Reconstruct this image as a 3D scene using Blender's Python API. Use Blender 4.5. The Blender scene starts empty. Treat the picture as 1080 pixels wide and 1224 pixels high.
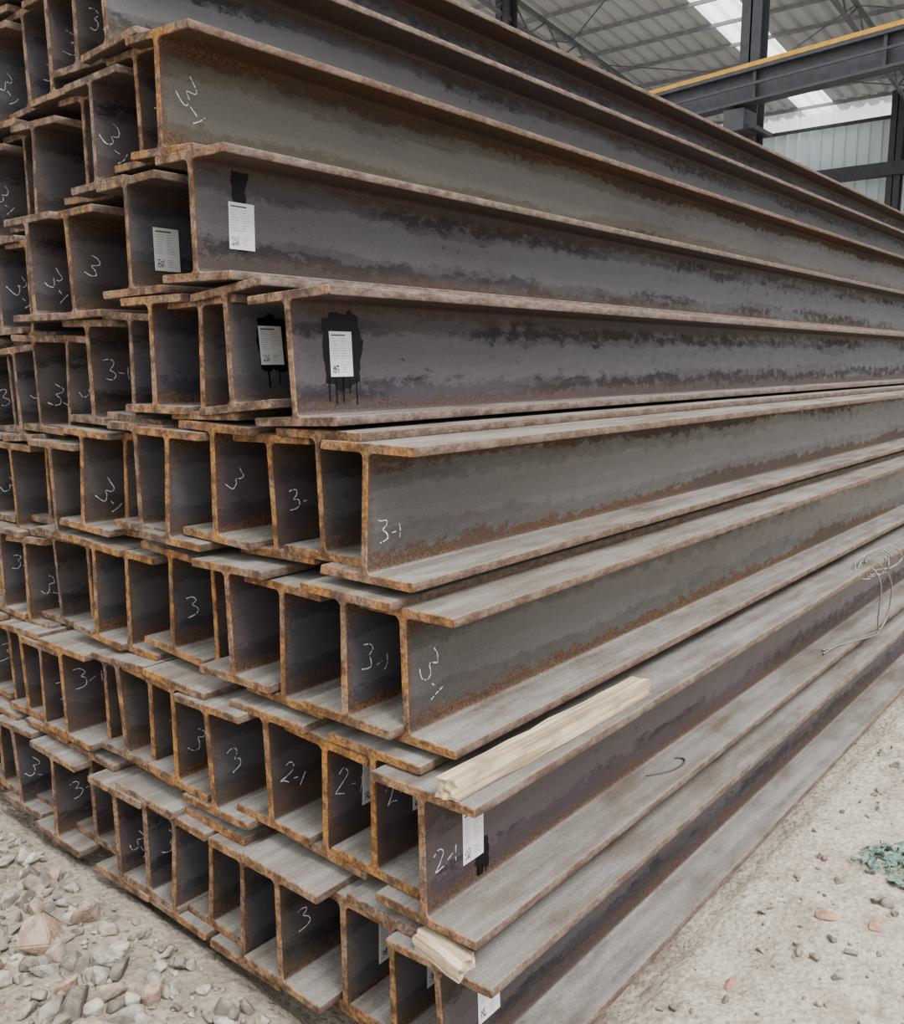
import bpy, bmesh, math, random
from mathutils import Vector, noise, Matrix
random.seed(7)
scene=bpy.context.scene
COL=scene.collection

# ---------------------------------------------------------------- helpers
def link(o,parent=None):
    COL.objects.link(o)
    if parent: o.parent=parent
    return o
def mesh_obj(name,verts,faces,mats,parent=None,fmat=None,smooth=False):
    me=bpy.data.meshes.new(name)
    me.from_pydata(verts,[],faces)
    for m in mats: me.materials.append(m)
    if fmat:
        for p,i in zip(me.polygons,fmat): p.material_index=i
    if smooth:
        for p in me.polygons: p.use_smooth=True
    me.update()
    return link(bpy.data.objects.new(name,me),parent)
class MB:
    """mesh builder collecting boxes/quads"""
    def __init__(s): s.v=[];s.f=[];s.m=[]
    def box(s,a,b,m=0,M=None):
        x0,y0,z0=a;x1,y1,z1=b
        n=len(s.v)
        vs=[(x0,y0,z0),(x1,y0,z0),(x1,y1,z0),(x0,y1,z0),(x0,y0,z1),(x1,y0,z1),(x1,y1,z1),(x0,y1,z1)]
        if M: vs=[tuple(M@Vector(q)) for q in vs]
        s.v+=vs
        for f in [(0,3,2,1),(4,5,6,7),(0,1,5,4),(1,2,6,5),(2,3,7,6),(3,0,4,7)]:
            s.f.append(tuple(i+n for i in f)); s.m.append(m)
    def bar(s,p,q,w,m=0,h=None):
        p=Vector(p);q=Vector(q);d=q-p;L=d.length
        M=Matrix.Translation(p)@d.to_track_quat('Y','Z').to_matrix().to_4x4()
        h=h or w
        s.box((-w/2,0,-h/2),(w/2,L,h/2),m,M)
    def quad(s,pts,m=0):
        n=len(s.v); s.v+=[tuple(p) for p in pts]; s.f.append(tuple(range(n,n+len(pts)))); s.m.append(m)
    def obj(s,name,mats,parent=None): return mesh_obj(name,s.v,s.f,mats,parent,s.m)

class N:
    def __init__(s,name):
        s.mat=bpy.data.materials.new(name); s.mat.use_nodes=True
        s.t=s.mat.node_tree; s.b=s.t.nodes['Principled BSDF']
    def n(s,ty,**k):
        nd=s.t.nodes.new(ty)
        for a,v in k.items(): setattr(nd,a,v)
        return nd
    def set(s,inp,v):
        if hasattr(v,'is_output') : s.t.links.new(v,inp)
        elif isinstance(v,tuple) and len(v)==3 and inp.type=='RGBA': inp.default_value=(*v,1)
        else: inp.default_value=v
    def math(s,op,a,b=0.0,c=None,clamp=False):
        m=s.n('ShaderNodeMath',operation=op,use_clamp=clamp); s.set(m.inputs[0],a); s.set(m.inputs[1],b)
        if c is not None: s.set(m.inputs[2],c)
        return m.outputs[0]
    def mix(s,f,a,b,blend='MIX'):
        m=s.n('ShaderNodeMix',data_type='RGBA',blend_type=blend); s.set(m.inputs[0],f); s.set(m.inputs[6],a); s.set(m.inputs[7],b)
        return m.outputs[2]
    def ss(s,x,a,b,lo=0.0,hi=1.0):
        m=s.n('ShaderNodeMapRange',interpolation_type='SMOOTHSTEP'); s.set(m.inputs[0],x)
        m.inputs[1].default_value=a;m.inputs[2].default_value=b;m.inputs[3].default_value=lo;m.inputs[4].default_value=hi
        return m.outputs[0]
    def noise(s,vec,scale,detail=4,rough=.55,st=(1,1,1)):
        mp=s.n('ShaderNodeVectorMath',operation='MULTIPLY'); s.set(mp.inputs[0],vec); mp.inputs[1].default_value=st
        nn=s.n('ShaderNodeTexNoise'); s.set(nn.inputs['Vector'],mp.outputs[0]); nn.inputs['Scale'].default_value=scale
        nn.inputs['Detail'].default_value=detail; nn.inputs['Roughness'].default_value=rough
        return nn.outputs[0]
    def bump(s,h,strength=.3,dist=.002):
        b=s.n('ShaderNodeBump'); s.set(b.inputs['Height'],h); b.inputs['Strength'].default_value=strength; b.inputs['Distance'].default_value=dist
        s.t.links.new(b.outputs[0],s.b.inputs['Normal'])
    def out(s,color=None,rough=None,metal=None,spec=None):
        if color is not None: s.set(s.b.inputs['Base Color'],color)
        if rough is not None: s.set(s.b.inputs['Roughness'],rough)
        if metal is not None: s.set(s.b.inputs['Metallic'],metal)
        if spec is not None: s.set(s.b.inputs['Specular IOR Level'],spec)
        return s.mat
def simple(name,col,rough=.7,metal=0,var=.25,scale=8,bump=0,spec=.5):
    m=N(name); tc=m.n('ShaderNodeTexCoord').outputs['Object']
    nz=m.noise(tc,scale,6)
    c2=tuple(x*(1-var) for x in col)
    c=m.mix(m.ss(nz,.35,.65),c2,col)
    if bump: m.bump(nz,.4,bump)
    return m.out(c,rough,metal,spec)

# ---------------------------------------------------------------- materials
H=.317;B=.294;TF=.022;TW=.019;R=.014;L=12.0

def beam_coords(m):
    tc=m.n('ShaderNodeTexCoord'); oi=m.n('ShaderNodeObjectInfo')
    off=m.n('ShaderNodeCombineXYZ'); r=m.math('MULTIPLY',oi.outputs['Random'],37.0)
    for i in range(3): m.set(off.inputs[i],r)
    ad=m.n('ShaderNodeVectorMath',operation='ADD'); m.set(ad.inputs[0],tc.outputs['Object']); m.set(ad.inputs[1],off.outputs[0])
    sx=m.n('ShaderNodeSeparateXYZ'); m.set(sx.inputs[0],tc.outputs['Object'])
    sn=m.n('ShaderNodeSeparateXYZ'); m.set(sn.inputs[0],tc.outputs['Normal'])
    return oi,ad.outputs[0],sx.outputs,sn.outputs

def mat_steel():
    m=N('mill_scale_steel'); oi,co,p,nr=beam_coords(m)
    tint=oi.outputs['Color']; rust=oi.outputs['Alpha']
    streak=m.noise(co,1.0,8,.6,(20,.45,38))
    big=m.noise(co,1.0,5,.55,(3,.9,5))
    mid=m.noise(co,1.0,12,.80,(34,16,34))
    fine=m.noise(co,150,6,.7)
    cloud=m.noise(co,1.0,6,.6,(9,3,9))
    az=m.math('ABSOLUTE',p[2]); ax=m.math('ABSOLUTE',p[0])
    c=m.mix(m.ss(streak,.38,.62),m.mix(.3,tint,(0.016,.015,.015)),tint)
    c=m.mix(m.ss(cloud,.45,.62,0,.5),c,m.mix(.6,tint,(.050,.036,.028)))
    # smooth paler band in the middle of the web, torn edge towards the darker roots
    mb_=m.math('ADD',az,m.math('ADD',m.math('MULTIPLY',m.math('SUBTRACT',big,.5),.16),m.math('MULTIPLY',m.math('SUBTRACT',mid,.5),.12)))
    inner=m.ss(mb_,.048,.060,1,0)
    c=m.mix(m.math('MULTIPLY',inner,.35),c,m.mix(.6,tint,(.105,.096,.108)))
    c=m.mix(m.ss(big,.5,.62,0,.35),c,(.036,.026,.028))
    # black patchy scale beside the web roots
    ctr=m.math('MULTIPLY_ADD',m.math('SUBTRACT',cloud,.5),.12,.082)
    band=m.ss(m.math('ABSOLUTE',m.math('SUBTRACT',az,ctr)),.0,.045,1,0)
    sc=m.math('MULTIPLY',m.ss(m.math('ADD',mid,m.math('MULTIPLY',band,.17)),.59,.63),m.ss(big,.40,.54))
    sc=m.math('MULTIPLY',sc,m.math('MULTIPLY_ADD',rust,-1.1,1.1),clamp=True)
    c=m.mix(sc,c,(.008,.008,.0085))
    # rust near roots
    rm=m.math('ADD',az,m.math('MULTIPLY',m.math('SUBTRACT',mid,.5),.15))
    rm=m.math('ADD',rm,m.math('MULTIPLY',m.math('SUBTRACT',big,.5),.14))
    rm=m.ss(rm,.090,.106)
    ends=m.ss(m.math('ADD',p[1],m.math('MULTIPLY',m.math('SUBTRACT',mid,.5),.12)),.0,.035,.8,0)
    rm=m.math('MAXIMUM',rm,ends)
    rustc=m.mix(m.ss(fine,.35,.65),(.034,.018,.011),(.100,.050,.025))
    rustc=m.mix(m.ss(big,.45,.6),rustc,(.050,.033,.025))
    rmm=m.math('MULTIPLY',rm,m.math('MULTIPLY_ADD',rust,.7,.25),clamp=True)
    c=m.mix(rmm,c,rustc)
    # flange edges: pinkish brown
    e=m.math('MULTIPLY',m.ss(ax,B/2-.006,B/2-.003),m.ss(az,H/2-TF-.004,H/2-TF-.001))
    ec=m.mix(m.ss(mid,.4,.62),(.070,.048,.039),(.20,.155,.13))
    ec=m.mix(m.math('MULTIPLY',rust,.25),ec,(.15,.075,.035))
    c=m.mix(m.math('MULTIPLY',e,.85),c,ec)
    # dust on upward faces
    up=m.ss(nr[2],.55,.95)
    dn=m.noise(co,1.0,8,.62,(14,3,14))
    du=m.math('MULTIPLY',up,m.ss(dn,.3,.6,.45,.92))
    dc=m.mix(m.ss(streak,.3,.7),(.15,.137,.122),(.235,.225,.21))
    dc=m.mix(m.ss(cloud,.48,.66,0,.6),dc,(.095,.074,.058))
    c=m.mix(du,c,dc)
    c=m.mix(m.ss(fine,.3,.7,.35,0),c,(.006,.006,.006))
    ro=m.math('ADD',m.math('MULTIPLY',rmm,.35),m.ss(mid,.3,.7,.28,.42))
    ro=m.math('ADD',ro,m.math('MULTIPLY',du,.08)); ro=m.math('ADD',ro,m.math('MULTIPLY',sc,.2))
    sp=m.math('MULTIPLY_ADD',inner,.14,.26)
    sp=m.math('MULTIPLY',sp,m.math('MULTIPLY_ADD',m.math('MAXIMUM',rmm,sc),-.6,1.0))
    m.bump(m.math('ADD',fine,m.math('MULTIPLY',mid,2.0)),.3,.0009)
    return m.out(c,ro,.0,sp)
def mat_end():
    m=N('torch_cut_rusty_end'); oi,co,p,nr=beam_coords(m)
    rust=oi.outputs['Alpha']
    a=m.noise(co,22,6,.65); b=m.noise(co,110,6,.7); g=m.noise(co,6,3)
    brown=m.mix(m.ss(a,.38,.62),(.060,.042,.034),(.195,.142,.115))
    orange=m.mix(m.ss(a,.38,.62),(.10,.046,.016),(.33,.155,.042))
    f=m.math('MULTIPLY',rust,m.ss(g,.35,.55,.2,1.0),clamp=True)
    c=m.mix(f,brown,orange)
    c=m.mix(m.ss(b,.35,.58,.65,0),c,(.025,.016,.011))
    m.bump(m.math('ADD',a,b),.8,.003)
    return m.out(c,.85,0,.2)
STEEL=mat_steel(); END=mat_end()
def mat_wood():
    m=N('pale_weathered_wood'); tc=m.n('ShaderNodeTexCoord').outputs['Object']
    g=m.noise(tc,1,8,.6,(70,3,70)); k=m.noise(tc,12,4)
    c=m.mix(m.ss(g,.38,.62),(.24,.18,.115),(.50,.41,.29)); c=m.mix(m.ss(k,.5,.7,0,.6),c,(.17,.13,.09))
    m.bump(g,.5,.003); return m.out(c,.85,0,.2)
WOOD=mat_wood()
CHALK=simple('white_chalk',(.62,.63,.64),.95,var=.5,scale=160)
PAPER=simple('label_paper',(.60,.61,.62),.6,var=.08,scale=20)
INK=simple('label_ink',(.06,.06,.07),.6)
BLACK=simple('black_paint',(.004,.004,.0045),.5,spec=.15)
WIRE=simple('galvanised_wire',(.20,.185,.17),.5,.3)

# ---------------------------------------------------------------- beam mesh
def h_profile():
    pts=[]
    def arc(cx,cz,a0,a1,r,n=4):
        for i in range(n+1):
            a=math.radians(a0+(a1-a0)*i/n); pts.append((cx+r*math.cos(a),cz+r*math.sin(a)))
    hb,hh,w,e=B/2,H/2,TW/2,.004
    arc(-hb+e,-hh+e,180,270,e,2); arc(hb-e,-hh+e,270,360,e,2); arc(hb-e,-hh+TF-e,0,90,e,2)
    arc(w+R,-hh+TF+R,270,180,R); arc(w+R,hh-TF-R,180,90,R)
    arc(hb-e,hh-TF+e,270,360,e,2); arc(hb-e,hh-e,0,90,e,2); arc(-hb+e,hh-e,90,180,e,2); arc(-hb+e,hh-TF+e,180,270,e,2)
    arc(-w-R,hh-TF-R,90,0,R); arc(-w-R,-hh+TF+R,0,-90,R); arc(-hb+e,-hh+TF-e,90,180,e,2)
    return pts
PROF=h_profile()
def inset(pts,d):
    out=[];n=len(pts)
    for i in range(n):
        p0=Vector(pts[i-1]);p=Vector(pts[i]);p1=Vector(pts[(i+1)%n])
        t=(p-p0).normalized()+(p1-p).normalized(); t.normalize()
        out.append((p.x-t.y*d,p.y+t.x*d))
    return out
PIN=inset(PROF,.0018)
def rnd_t(seed): return random.Random(seed*3+1).uniform(-.035,.035)
def make_beam_mesh(seed):
    rnd=random.Random(seed); n=len(PROF); v=[];f=[];m=[]
    ys=[0,.003,.5,2,4,6,8,10,L-.003,L]
    bow=rnd.uniform(-.004,.004); bowz=rnd.uniform(-.002,.002)
    for k,y in enumerate(ys):
        pr=PIN if k in(0,len(ys)-1) else PROF
        for (x,z) in pr:
            s=math.sin(math.pi*y/L)
            jy=0
            if k in (0,1): jy=.005*noise.noise(Vector((x*25+seed,z*25,seed*1.3)))+z*rnd_t(seed)
            v.append((x+bow*s,y+jy,z+bowz*s))
    for k in range(len(ys)-1):
        for i in range(n):
            j=(i+1)%n
            f.append((k*n+i,k*n+j,(k+1)*n+j,(k+1)*n+i)); m.append(0 if 0<k<len(ys)-2 else 1)
    f.append(tuple(range(n))); m.append(1)
    f.append(tuple(range((len(ys)-1)*n,len(ys)*n))[::-1]); m.append(1)
    me=bpy.data.meshes.new('h_beam'); me.from_pydata(v,[],f)
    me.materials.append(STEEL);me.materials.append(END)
    for p,i in zip(me.polygons,m): p.material_index=i
    bm=bmesh.new();bm.from_mesh(me);bmesh.ops.recalc_face_normals(bm,faces=bm.faces);bm.to_mesh(me);bm.free()
    for p in me.polygons: p.use_smooth=len(p.vertices)==4
    me.set_sharp_from_angle(angle=math.radians(35))
    return me
MESHES=[make_beam_mesh(i) for i in range(12)]

# ---------------------------------------------------------------- chalk / tags
GL={'3':[[(0,.95),(.3,1),(.6,.92),(.62,.75),(.3,.55),(.62,.45),(.75,.2),(.5,.02),(.1,.02)]],
    '2':[[(0,.8),(.25,1),(.55,.95),(.62,.7),(.3,.3),(0,.02),(.3,.06),(.7,.02)]],
    '-':[[(0,.45),(.35,.5)]],'1':[[(.1,.95),(.14,.5),(.12,0)]]}
def ribbon(mb,pts,w,x,rnd):
    P=[]
    for i in range(len(pts)-1):
        for k in range(4):
            t=k/4;P.append((pts[i][0]*(1-t)+pts[i+1][0]*t,pts[i][1]*(1-t)+pts[i+1][1]*t))
    P.append(pts[-1])
    for _ in range(2):
        P=[P[0]]+[((P[i-1][0]+2*P[i][0]+P[i+1][0])/4,(P[i-1][1]+2*P[i][1]+P[i+1][1])/4) for i in range(1,len(P)-1)]+[P[-1]]
    Ls=[]
    for i,p in enumerate(P):
        a=Vector(P[max(0,i-1)]);b=Vector(P[min(len(P)-1,i+1)]);t=(b-a);t.normalize()
        ww=w*rnd.uniform(.45,1.1)/2
        Ls.append(((p[0]-t.y*ww,p[1]+t.x*ww),(p[0]+t.y*ww,p[1]-t.x*ww)))
    for i in range(len(Ls)-1):
        if rnd.random()<.08: continue
        (a,b),(c,d)=Ls[i],Ls[i+1]
        mb.quad([(x,a[0],a[1]),(x,b[0],b[1]),(x,d[0],d[1]),(x,c[0],c[1])])
def chalk(beam,text,y,z,h,rot,seed):
    rnd=random.Random(seed); mb=MB(); cur=0
    for ch in text:
        for st in GL[ch]:
            pts=[]
            for (u,v) in st:
                uu=(cur+u*.9+rnd.uniform(-.08,.08))*h; vv=(v-.5+rnd.uniform(-.07,.07))*h*(.7 if ch=='1' else 1)-(.15*h if ch in'-1' else 0)
                c,s=math.cos(rot),math.sin(rot)
                pts.append((y+uu*c-vv*s,z+uu*s+vv*c))
            ribbon(mb,pts,.0034,TW/2+.0009,rnd)
        cur+={'3':.85,'2':.85,'-':.45,'1':.3}[ch]
    mb.obj('chalk_mark',[CHALK],beam)
def tag(beam,y,z,w=.082,h=.118,rot=0.0):
    mb=MB(); x=TW/2+.0012
    M=Matrix.Translation((x,y,z))@Matrix.Rotation(rot,4,'X')
    def bx(u0,v0,u1,v1,t,m): mb.box((0 if m==0 else .0006,u0*w-w/2,v0*h-h/2),(t,u1*w-w/2,v1*h-h/2),m,M)
    bx(0,0,1,1,.0008,0)
    rnd=random.Random(int(y*1000+z*777))
    bx(.08,.9,.7,.935,.001,1)
    for r in range(9):
        vv=.84-r*.055
        bx(.08,vv,.08+rnd.uniform(.2,.34),vv+.007,.001,1); bx(.5,vv,.5+rnd.uniform(.15,.42),vv+.007,.001,1)
    n=9
    for i in range(n):
        for j in range(n):
            if rnd.random()<.5 or i in(0,n-1) and j%8==0: bx(.1+i*.03,.08+j*.021,.1+(i+1)*.03,.08+(j+1)*.021,.001,1)
    for r in range(4): bx(.5,.1+r*.05,.5+rnd.uniform(.2,.4),.108+r*.05,.001,1)
    mb.obj('mill_label',[PAPER,INK],beam)
def blotch(beam,y0,z0,y1,z1,seed,drips=0,x=.0006,amp=.25):
    mb=MB();n=72;pts=[];cy,cz=(y0+y1)/2,(z0+z1)/2
    for i in range(n):
        a=2*math.pi*i/n; c,s=math.cos(a),math.sin(a)
        k=1/max(abs(c),abs(s))**.85
        r=k*(1+amp*noise.noise(Vector((c*1.6+seed,s*1.6,seed)))+amp*.5*noise.noise(Vector((c*6,s*6,seed))))
        pts.append((TW/2+x,cy+c*r*(y1-y0)/2,cz+s*r*(z1-z0)/2))
    ctr=(TW/2+x,cy,cz)
    for i in range(n): mb.quad([ctr,pts[i],pts[(i+1)%n]])
    rnd=random.Random(seed)
    for d in range(drips):
        yy=y0+(y1-y0)*(d+.7)/(drips+.6); ln=rnd.uniform(.02,.05); w=rnd.uniform(.0015,.003)
        mb.quad([(TW/2+x,yy-w*1.3,z0+.02),(TW/2+x,yy+w*1.3,z0+.02),(TW/2+x,yy+w,z0-ln),(TW/2+x,yy-w,z0-ln)])
    mb.obj('paint_patch',[BLACK],beam)

# ---------------------------------------------------------------- stack
stack=bpy.data.objects.new('steel_h_beam_stack',None); link(stack)
rows={
 8:(.035,-.08,-.13,[.17,.165,.17,.17,.18,.13,.13,.15,.25,.14,.16]),
 7:(.400,-.05,-.20,[.185,.17,.195,.21,.18,.15,.145,.15,.15,.17,.16]),
 6:(.757, .01,-.32,[.15,.245,.18,.175,.16,.225,.15,.17,.165,.17]),
 5:(1.117,.02,-.43,[.175,.185,.205,.17,.195,.15,.15,.185,.19]),
 4:(1.462,.03,-.675,[.235,.13,.20,.16,.235,.165,.165,.14]),
 3:(1.815,.00,-1.01,[.325,.325,.19,.17,.18]),
 2:(2.175,.08,-1.24,[.17,.17,.165,.22,.17]),
 1:(2.535,.08,-1.50,[.2,.17,.19]),
 0:(2.89,.10,-1.75,[.3,.2]),
}
def sst(a,b,x):
    t=max(0,min(1,(x-a)/(b-a)));return t*t*(3-2*t)
drop={8:.0,7:.035,6:.065,5:.10,4:.125,3:.14,2:.15,1:.155,0:.16}
tints=[(.038,.041,.052),(.027,.029,.038),(.048,.048,.051),(.038,.027,.031),(.029,.026,.024),(.042,.037,.035)]
front={8:(.036,.030,.037,.5),7:(.046,.034,.040,.5),6:(.060,.058,.057,.85),5:(.074,.072,.072,.85),4:(.042,.035,.045,.32),3:(.046,.040,.047,.4),2:(.068,.055,.034,.95),1:(.030,.028,.034,.4),0:(.030,.023,.027,.5)}
rolls={(4,1):-6,(4,2):-1.5,(4,4):3,(3,0):1,(6,1):0,(5,0):0,(2,0):3,(7,0):-1,(6,0):-1,(3,1):-1,(3,2):-1}
beams={}
for r,(zb,yb,xf,gaps) in rows.items():
    x=xf;i=0
    while x>-3.6:
        rnd=random.Random(r*100+i)
        o=bpy.data.objects.new('h_beam',MESHES[rnd.randrange(12)])
        t=sst(1.0,2.3,-x)
        st=0 if (i%2==0 or (r==3 and i<3)) else .024
        roll=math.radians(rolls.get((r,i),rnd.gauss(0,1.7)))
        yy=yb+(rnd.uniform(-.012,.012) if i==0 else rnd.uniform(-.035,.05))+.02*t
        o.location=(x,yy,zb+H/2+st+rnd.uniform(-.003,.005)-drop[r]*t)
        o.rotation_euler=(rnd.uniform(-.0006,.0006),roll,rnd.uniform(-.0015,.0015))
        if i==0: c=front[r]
        else:
            tt=tints[rnd.randrange(6)]
            rr={8:.7,7:.95,6:.85,5:.75,4:.5,3:.35,2:.4,1:.35,0:.35}[r]+rnd.uniform(-.25,.25)
            if i>6: rr-=.2
            c=(*tt,max(.05,min(1,rr)))
        o.color=c
        link(o,stack); beams[(r,i)]=o
        if i>0 and rnd.random()<.6 and not((r,i) in [(3,1),(4,1)]):
            tx='2-1' if (r==7 and i<4) else rnd.choice(['3','3-1','3-1','3-','3-1'])
            chalk(o,tx,rnd.uniform(.03,.06),rnd.uniform(-.03,.04),rnd.uniform(.05,.07),rnd.choice([0,-.3,-.7,.1,-.5,-.9]),r*31+i)
        x-= gaps[i] if i<len(gaps) else rnd.uniform(.155,.19)
        i+=1
chalk(beams[(2,0)],'3-1',.07,.035,.07,-.9,1); chalk(beams[(5,0)],'3-1',.03,-.045,.055,0,2)
chalk(beams[(6,0)],'3-1',.065,.03,.07,-1.1,3); chalk(beams[(7,0)],'2-1',.03,-.02,.052,.0,4)
tag(beams[(3,0)],.145,-.01); blotch(beams[(3,0)],.115,.035,.165,.135,3,0,amp=.5)
blotch(beams[(3,0)],.135,-.075,.165,-.055,8,0,amp=.5)
tag(beams[(3,1)],.115,-.025)
tag(beams[(4,0)],.155,.012,.075,.11); blotch(beams[(4,0)],.095,-.065,.225,.105,5,5)
tag(beams[(4,1)],.13,.01,.075,.1); blotch(beams[(4,1)],.09,-.055,.18,.085,6,2)
tag(beams[(7,0)],.165,-.01,.075,.125); blotch(beams[(7,0)],.175,-.12,.225,-.03,9,3,amp=.4)
tag(beams[(7,1)],.165,.02,.08,.12); tag(beams[(7,2)],.16,.0,.08,.12)
tag(beams[(8,0)],.16,.0,.08,.12); tag(beams[(8,1)],.15,-.02,.08,.12); blotch(beams[(8,1)],.13,-.09,.22,.0,12,2); tag(beams[(8,2)],.15,-.02,.08,.12)
blotch(beams[(4,4)],.06,-.07,.18,.07,15,3)

# ---------------------------------------------------------------- timber
def plank(name,loc,rotz,w,l,t,seed,tilt=0,parent=None):
    bm=bmesh.new()
    bmesh.ops.create_cube(bm,size=1); bmesh.ops.subdivide_edges(bm,edges=bm.edges[:],cuts=9,use_grid_fill=True)
    for v in bm.verts:
        v.co=Vector((v.co.x*w,v.co.y*l,v.co.z*t))
        q=noise.noise_vector(v.co*14+Vector((seed,0,0)))*.004
        v.co+=q
        if abs(abs(v.co.y)-l/2)<.01: v.co.y+=.014*noise.noise(Vector((v.co.x*60,seed,v.co.z*60)))+v.co.x*.25
    me=bpy.data.meshes.new(name);bm.to_mesh(me);bm.free();me.materials.append(WOOD)
    o=link(bpy.data.objects.new(name,me),parent);o.location=loc;o.rotation_euler=(tilt,0,rotz);return o
plank('timber_slat',(-.114,.335,.40+H+.0225+.006),math.radians(-1.5),.05,.80,.045,3)
plank('timber_block',(-.135,-.06,.035+H+.019),math.radians(80),.06,.15,.034,5)
for i,y in enumerate((.7,3.2,6,9,11.5)):
    plank('timber_sleeper',(-1.97,y,-.012),math.radians(90),.12,3.7,.085,11+i,0,stack)

# ---------------------------------------------------------------- wires
def wire(name,pts,r=.0022,parent=None):
    cu=bpy.data.curves.new(name,'CURVE');cu.dimensions='3D';cu.bevel_depth=r;cu.bevel_resolution=2
    s=cu.splines.new('NURBS');s.points.add(len(pts)-1)
    for p,q in zip(s.points,pts): p.co=(*q,1)
    s.use_endpoint_u=True;s.order_u=4
    cu.materials.append(WIRE)
    return link(bpy.data.objects.new(name,cu),parent)
tie=bpy.data.objects.new('binding_wire',None);link(tie)
rnd=random.Random(3)
for j in range(6):
    pts=[];y0=2.78+j*.014
    for t in range(26):
        a=t/25*math.pi*1.6+j*.5
        pts.append((-.05+.055*math.cos(a)+rnd.uniform(-.006,.006),y0+.12*t/25*(1 if j%2 else -1)+rnd.uniform(-.01,.01)+.05*math.sin(a*1.3),.738+.05*math.sin(a)+rnd.uniform(-.004,.004)))
    wire('wire_strand',pts,.003,tie)
wire('wire_strand',[(-.04,2.7,.73),(.0,2.7,.70),(.0,2.72,.6),(-.02,2.75,.45),(.0,2.8,.42),(-.05,2.6,.432),(-.12,2.35,.432)],.0033,tie)
wire('wire_strand',[(-.04,2.8,.73),(.01,2.85,.68),(.0,2.9,.55),(-.01,2.85,.43),(-.03,2.7,.432),(-.1,2.45,.435),(-.1,2.3,.435)],.0033,tie)
DW=simple('dark_wire',(.03,.027,.025),.6)
lw=wire('loose_wire',[(-.14,.86,.427),(-.11,.9,.427),(-.08,.97,.427),(-.10,1.05,.43),(-.13,1.02,.427)],.003)
lw.data.materials[0]=DW

# ---------------------------------------------------------------- ground
def mat_ground():
    m=N('dusty_dirt'); tc=m.n('ShaderNodeTexCoord').outputs['Object']
    a=m.noise(tc,.8,6); b=m.noise(tc,7,8,.65); c_=m.noise(tc,60,6,.7)
    vo=m.n('ShaderNodeTexVoronoi'); m.set(vo.inputs['Vector'],tc); vo.inputs['Scale'].default_value=45
    c=m.mix(m.ss(b,.38,.62),(.31,.26,.205),(.55,.485,.40))
    c=m.mix(m.ss(a,.42,.62,0,.55),c,(.53,.475,.405))
    c=m.mix(m.ss(c_,.3,.6,.6,0),c,(.17,.14,.11))
    c=m.mix(m.ss(vo.outputs['Distance'],.12,.3,.4,0),c,(.56,.52,.46))
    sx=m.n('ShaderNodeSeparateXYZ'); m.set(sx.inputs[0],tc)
    dark_soil=m.math('MULTIPLY',m.ss(sx.outputs[0],-.5,.05,1,0),m.ss(m.math('ADD',sx.outputs[1],m.math('MULTIPLY',b,.4)),-.9,.3,.35,.9))  # soil colour darkened beneath the rubble, for darker gaps between stones
    c=m.mix(m.math('MULTIPLY',dark_soil,.6),c,(.17,.14,.115))
    m.bump(m.math('ADD',m.math('MULTIPLY',b,3.0),m.math('ADD',c_,m.math('MULTIPLY',vo.outputs['Distance'],-.8))),.9,.018)
    return m.out(c,.95,0,.15)
def gh(x,y):
    h=.03*noise.noise(Vector((x*1.1,y*1.1,0)))+.014*noise.noise(Vector((x*4,y*4,3)))+.009*noise.noise(Vector((x*13,y*13,7)))
    inside=(-3.9<x<.05 and y>-.05)
    if inside: h=min(h,.0)-.035
    h+=.04*max(0,min(1,(-.9-x)/1.5))*max(0,min(1,(-.12-y)/.4))
    return h-.005
def axis(lo,hi,a,b,step):
    L_=[];x=a
    while x<=b: L_.append(x);x+=step
    s=step;x=b
    while x<hi: s*=1.35;x+=s;L_.append(min(x,hi))
    s=step;x=a
    while x>lo: s*=1.35;x-=s;L_.insert(0,max(x,lo))
    return L_
xs=axis(-50,40,-4.5,3.5,.04); ys=axis(-25,45,-3.,7.,.04)
V=[(x,y,gh(x,y)) for y in ys for x in xs]; nx=len(xs)
F=[(j*nx+i,j*nx+i+1,(j+1)*nx+i+1,(j+1)*nx+i) for j in range(len(ys)-1) for i in range(nx-1)]
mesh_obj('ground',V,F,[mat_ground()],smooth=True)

def mat_stone():
    m=N('rubble_stone'); tc=m.n('ShaderNodeTexCoord').outputs['Object']
    g=m.n('ShaderNodeNewGeometry'); r=g.outputs['Random Per Island']
    cr=m.n('ShaderNodeValToRGB'); m.set(cr.inputs[0],r); e=cr.color_ramp
    e.elements[0].color=(.085,.075,.066,1); e.elements[1].color=(.30,.265,.225,1)
    for pos,c in ((.25,(.20,.175,.15,1)),(.5,(.36,.33,.29,1)),(.7,(.12,.105,.092,1)),(.85,(.44,.41,.36,1)),(.93,(.28,.245,.20,1)),(.95,(.28,.17,.12,1)),(.97,(.32,.22,.165,1))):
        q=e.elements.new(pos); q.color=c
    b=m.noise(tc,30,8,.65)
    sn=m.n('ShaderNodeSeparateXYZ'); m.set(sn.inputs[0],g.outputs['Normal'])
    c=m.mix(m.ss(b,.35,.65,.65,0),cr.outputs[0],(.08,.068,.056))
    c=m.mix(m.math('MULTIPLY',m.ss(sn.outputs[2],.5,.95),m.ss(b,.35,.6,.05,.35)),c,(.42,.37,.31))
    m.bump(b,.9,.012); return m.out(c,.93,0,.15)
STONE=mat_stone()
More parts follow.
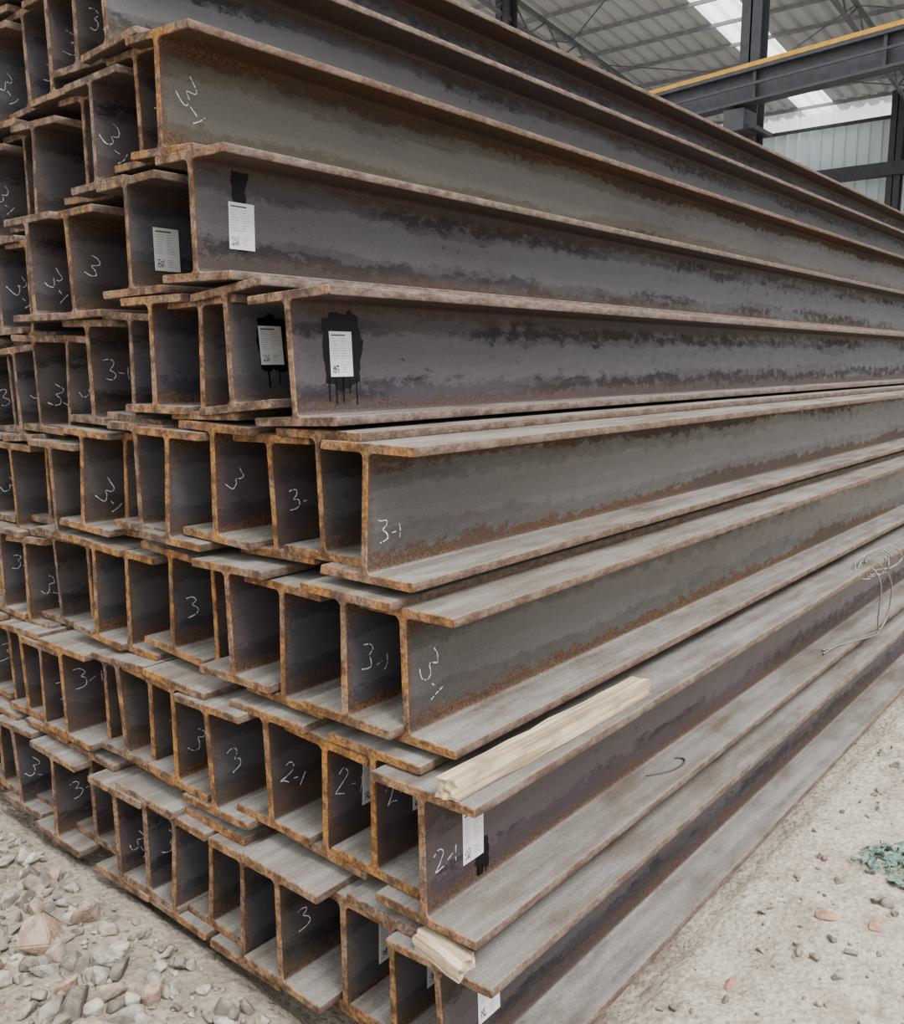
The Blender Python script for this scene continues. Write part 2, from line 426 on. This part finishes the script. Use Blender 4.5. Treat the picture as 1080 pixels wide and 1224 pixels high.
def hull(seed):
    rnd=random.Random(seed);bm=bmesh.new()
    for i in range(14):
        v=Vector((rnd.gauss(0,1),rnd.gauss(0,1),rnd.gauss(0,1))).normalized()*rnd.uniform(.75,1.1)
        bm.verts.new(v)
    bmesh.ops.convex_hull(bm,input=bm.verts[:])
    for v in [v for v in bm.verts if not v.link_faces]: bm.verts.remove(v)
    bmesh.ops.bevel(bm,geom=bm.edges[:],offset=.05,segments=2,affect='EDGES')
    bm.verts.ensure_lookup_table();bm.verts.index_update()
    vs=[v.co.copy() for v in bm.verts];fs=[tuple(v.index for v in f.verts) for f in bm.faces];bm.free();return vs,fs
HULLS=[hull(i+50) for i in range(14)]
def scatter(name,spots,seed):
    rnd=random.Random(seed);V=[];F=[]
    for (x,y,s) in spots:
        vs,fs=HULLS[rnd.randrange(14)];n=len(V)
        M=Matrix.Rotation(rnd.uniform(0,6.28),3,'Z')@Matrix.Rotation(rnd.gauss(0,.45),3,'X')
        sx,sy,sz=s*rnd.uniform(.7,1.4),s*rnd.uniform(.6,1.1),s*rnd.uniform(.55,.95)
        z=gh(x,y)+sz*.4
        for v in vs:
            q=M@Vector((v.x*sx,v.y*sy,v.z*sz)); V.append((q.x+x,q.y+y,q.z+z))
        F+=[tuple(i+n for i in f) for f in fs]
    return mesh_obj(name,V,F,[STONE])
rnd=random.Random(21);sp=[]
for i in range(3000):
    x=rnd.uniform(-4.3,-.02);y=-.12-abs(rnd.gauss(0,.55))
    s=min(.045,.005+rnd.expovariate(1/.009)); sp.append((x,y-s,s))
for i in range(150):
    s=rnd.uniform(.025,.05);sp.append((rnd.uniform(-2.6,-.4),rnd.uniform(-1.0,-.22),s))
for x,y,s in [(-1.35,-.38,.095),(-1.05,-.42,.065),(-1.6,-.5,.075),(-1.2,-.62,.075),(-.85,-.5,.055),(-1.9,-.3,.065),(-2.2,-.32,.055),(-1.45,-.75,.08),(-.95,-.75,.06),(-1.75,-.75,.07),(-.7,-.62,.055),(-1.15,-.25,.05)]: sp.append((x,y,s))
scatter('rubble_stones',sp,4)
sp=[]
for i in range(2800):
    x=.08+abs(rnd.gauss(0,1.0));y=rnd.uniform(-.6,7)
    s=min(.035,.003+rnd.expovariate(1/.006))
    if min((x-a)**2+(y-b)**2 for a,b in ((.30,1.15),(.2,.72),(.42,1.2)))<.006: continue
    if abs(x-.42)<.22 and abs(y-1.62)<.2: continue
    sp.append((x+s,y,s))
scatter('gravel',sp,5)
BR=simple('red_brick',(.33,.19,.135),.9,var=.4,scale=40,bump=.004)
for x,y,rz in ((.30,1.15,.4),(.2,.72,1.3),(.42,1.2,2.0)):
    vs,fs=HULLS[3 if x>.25 else 6]
    o=mesh_obj('brick_fragment',[(v.x*.04,v.y*.025,v.z*.012) for v in vs],fs,[BR]);o.location=(x,y,gh(x,y)+.006);o.rotation_euler=(0,0,rz)
NET=simple('green_mesh_net',(.12,.20,.155),.8,var=.6,scale=60)
n=44;V=[];F=[]
for j in range(n):
    for i in range(n):
        u=i/(n-1)-.5;v=j/(n-1)-.5
        x=.40+u*.30+.03*noise.noise(Vector((u*9,v*9,1)));y=1.60+v*.30+.03*noise.noise(Vector((u*9,v*9,5)))
        V.append((x,y,gh(x,y)+.008+.03*abs(noise.noise(Vector((u*12,v*12,9))))))
for j in range(n-1):
    for i in range(n-1):
        u=i/(n-1)-.5;v=j/(n-1)-.5
        if u*u+v*v<.2+.16*noise.noise(Vector((u*5,v*5,2))) and noise.noise(Vector((u*22,v*8,4)))>-.18:
            F.append((j*n+i,j*n+i+1,(j+1)*n+i+1,(j+1)*n+i))
mesh_obj('green_net_scrap',V,F,[NET])

# ---------------------------------------------------------------- warehouse hall
CX,CY,CZ=1.0,-1.4,1.62
YW=28+CY; ZW=7.2+CZ; SL=.114
def roofz(y): return ZW+SL*(YW-y)
ROOF=simple('roof_sheet',(.50,.535,.57),.5,.0,var=.08,scale=.6)
FR=simple('painted_steel_frame',(.055,.06,.07),.6,.0,spec=.3)
FRL=simple('grey_steel_frame',(.26,.27,.29),.6,.1)
YEL=simple('yellow_paint',(.58,.31,.04),.5,spec=.2)
WALL=simple('wall_sheet',(.66,.79,.84),.55,0,var=.08,scale=.5)
def skymat():
    m=N('translucent_panel'); t=m.t
    for nd in list(t.nodes):
        if nd.type!='OUTPUT_MATERIAL': t.nodes.remove(nd)
    o=[x for x in t.nodes if x.type=='OUTPUT_MATERIAL'][0]
    a=m.n('ShaderNodeBsdfTransparent');a.inputs[0].default_value=(.98,.99,1,1)
    b=m.n('ShaderNodeBsdfTranslucent');b.inputs[0].default_value=(.95,.97,.98,1)
    mx=m.n('ShaderNodeMixShader');mx.inputs[0].default_value=.45
    t.links.new(a.outputs[0],mx.inputs[1]);t.links.new(b.outputs[0],mx.inputs[2]);t.links.new(mx.outputs[0],o.inputs[0]);return m.mat
SKY=skymat()
X0,X1=-40.,12.; Y0=13.0
hall=bpy.data.objects.new('warehouse_roof',None);link(hall)
sky_x=[(CX-10.1+6.3*k,CX-9.05+6.3*k) for k in range(-5,4)]
V=[];F=[];M_=[]
x=X0;xsr=[]
while x<X1:
    for dx,dz in ((0,0),(.14,0),(.19,.08),(.27,.08),(.32,0)): xsr.append((x+dx,dz))
    x+=.4
for (x,dz) in xsr:
    V.append((x,Y0,roofz(Y0)+dz));V.append((x,YW+.6,roofz(YW+.6)+dz))
for i in range(len(xsr)-1):
    xm=(xsr[i][0]+xsr[i+1][0])/2
    F.append((2*i,2*i+2,2*i+3,2*i+1)); M_.append(1 if any(a<xm<b for a,b in sky_x) else 0)
mesh_obj('ceiling',V,F,[ROOF,SKY],hall,M_)
mb=MB()
y=Y0+.2
while y<YW: mb.box((X0,y,roofz(y)-.10),(X1,y+.04,roofz(y)-.01)); y+=1.2
mb.obj('roof_purlins',[FRL],hall)
mb=MB(); xt=CX-6.8
for kx in range(-5,3):
    X=xt+6.3*kx
    def top(y): return (X,y,roofz(y)-.25)
    def bot(y): return (X,y,roofz(y)-.75)
    mb.bar(top(Y0),top(YW),.08);mb.bar(bot(Y0),bot(YW),.08)
    y=Y0;s=0
    while y+.7<=YW:
        mb.bar(top(y) if s else bot(y),bot(y+.7) if s else top(y+.7),.035); s=1-s; y+=.7
    if kx<2:
        for y in (14.,20.5):
            mb.bar((X,y,roofz(y)-.3),(X+6.3,y+5,roofz(y+5)-.3),.025)
            mb.bar((X+6.3,y,roofz(y)-.3),(X,y+5,roofz(y+5)-.3),.025)
mb.obj('roof_trusses',[simple('truss_paint',(.14,.15,.16),.6)],hall)
def hcol(name,x,y,z1,w=.36,mat=FR,br=True):
    mb=MB(); t=.03
    mb.box((x-w/2,y-w/2,0),(x+w/2,y-w/2+t,z1));mb.box((x-w/2,y+w/2-t,0),(x+w/2,y+w/2,z1));mb.box((x-t/2,y-w/2,0),(x+t/2,y+w/2,z1))
    mb.box((x-w/2-.1,y-w/2-.1,-.05),(x+w/2+.1,y+w/2+.1,.04))
    if br: mb.box((x-w/2,y-w/2-.55,4.0+CZ-.1),(x+w/2,y-w/2,4.0+CZ+.25)); mb.box((x-.3,y-.6,5.55),(x+.3,y+.3,5.62))
    return mb.obj(name,[mat])
colx=CX-6.8
for kx in (-3,-2,-1,0,1):
    X=colx+6.3*kx; Y=16.5+CY-kx*1.2
    hcol('steel_column',X,Y,roofz(Y)-.3)
for kx in (-3,-2,-1,0,1,2):
    hcol('wall_column',-6.2+6.3*kx,YW-.5,ZW-.1,.34,FR,False)
A=Vector((CX-8.2,16.5+CY-.35,0));Bv=Vector((CX-4.1,15.7+CY-.35,0));d=(Bv-A).normalized()
P=A-d*18;Q=Bv+d*9
g=MB();zt=4.82+CZ
def gb(z0,z1,w,m,off=0):
    nrm=Vector((d.y,-d.x,0))*off
    g.bar(P+nrm+Vector((0,0,(z0+z1)/2)),Q+nrm+Vector((0,0,(z0+z1)/2)),w,m,z1-z0)
gb(zt-.03,zt+.03,.3,0);gb(zt-.52,zt-.48,.3,0);gb(zt-.5,zt,.03,0);gb(zt+.03,zt+.10,.07,1,.12)
LL=(Q-P).length;kk=0
while kk<LL:
    p=P+d*kk; g.bar(p+Vector((0,0,zt-.48)),p+Vector((0,0,zt-.03)),.05,0,.22);kk+=2.2
gb(zt-.28,zt-.24,.03,0,.2)
g.obj('crane_runway_girder',[FR,YEL])
wall=bpy.data.objects.new('wall_back',None);link(wall)
V=[];F=[];M_=[];pr=[];x=X0
while x<X1:
    for dx,dy in ((0,0),(.2,0),(.23,-.05),(.27,-.05),(.3,0)): pr.append((x+dx,dy))
    x+=.33
lv=[(-.2,1.0,0),(1.0,3.1,0),(3.1,4.3,1),(4.3,ZW-.6,0),(ZW-.6,ZW,1)]
for z0,z1,mm in lv:
    n0=len(V)
    for (x,dy) in pr: V+= [(x,YW+dy,z0),(x,YW+dy,z1)]
    for i in range(len(pr)-1): F.append((n0+2*i,n0+2*i+2,n0+2*i+3,n0+2*i+1));M_.append(mm)
mesh_obj('wall_cladding',V,F,[WALL,SKY],wall,M_)
mb=MB()
for z in (1.05,3.1,4.3,ZW-.62): mb.box((X0,YW-.16,z-.04),(X1,YW-.06,z+.04))
mb.box((X0,YW-.75,6.55),(X1,YW-.45,6.9))
mb.obj('wall_girts',[FR],wall)

# ---------------------------------------------------------------- light
w=bpy.data.worlds.new('overcast_sky');scene.world=w;w.use_nodes=True
nt=w.node_tree;bg=nt.nodes['Background']
tc=nt.nodes.new('ShaderNodeTexCoord');sp_=nt.nodes.new('ShaderNodeSeparateXYZ');cr=nt.nodes.new('ShaderNodeValToRGB')
nt.links.new(tc.outputs['Generated'],sp_.inputs[0]);nt.links.new(sp_.outputs[2],cr.inputs[0]);nt.links.new(cr.outputs[0],bg.inputs[0])
cr.color_ramp.elements[0].color=(.24,.25,.265,1);cr.color_ramp.elements[1].color=(1,.99,.97,1)
cr.color_ramp.elements[1].position=.5
bg.inputs[1].default_value=3.2
sun=bpy.data.lights.new('sun','SUN');sun.energy=6.5;sun.angle=math.radians(26);sun.color=(1,.97,.93)
so=link(bpy.data.objects.new('sun',sun));so.rotation_euler=Vector((.75,-.12,1.15)).to_track_quat('Z','Y').to_euler()

cam=bpy.data.cameras.new('camera');co=link(bpy.data.objects.new('camera',cam))
cam.sensor_fit='HORIZONTAL';cam.sensor_width=36;cam.lens=1081/1080*36;cam.clip_end=200;cam.clip_start=.02
co.location=(CX,CY,CZ);co.rotation_euler=(math.radians(90-9.55),0,math.radians(39.7))
scene.camera=co
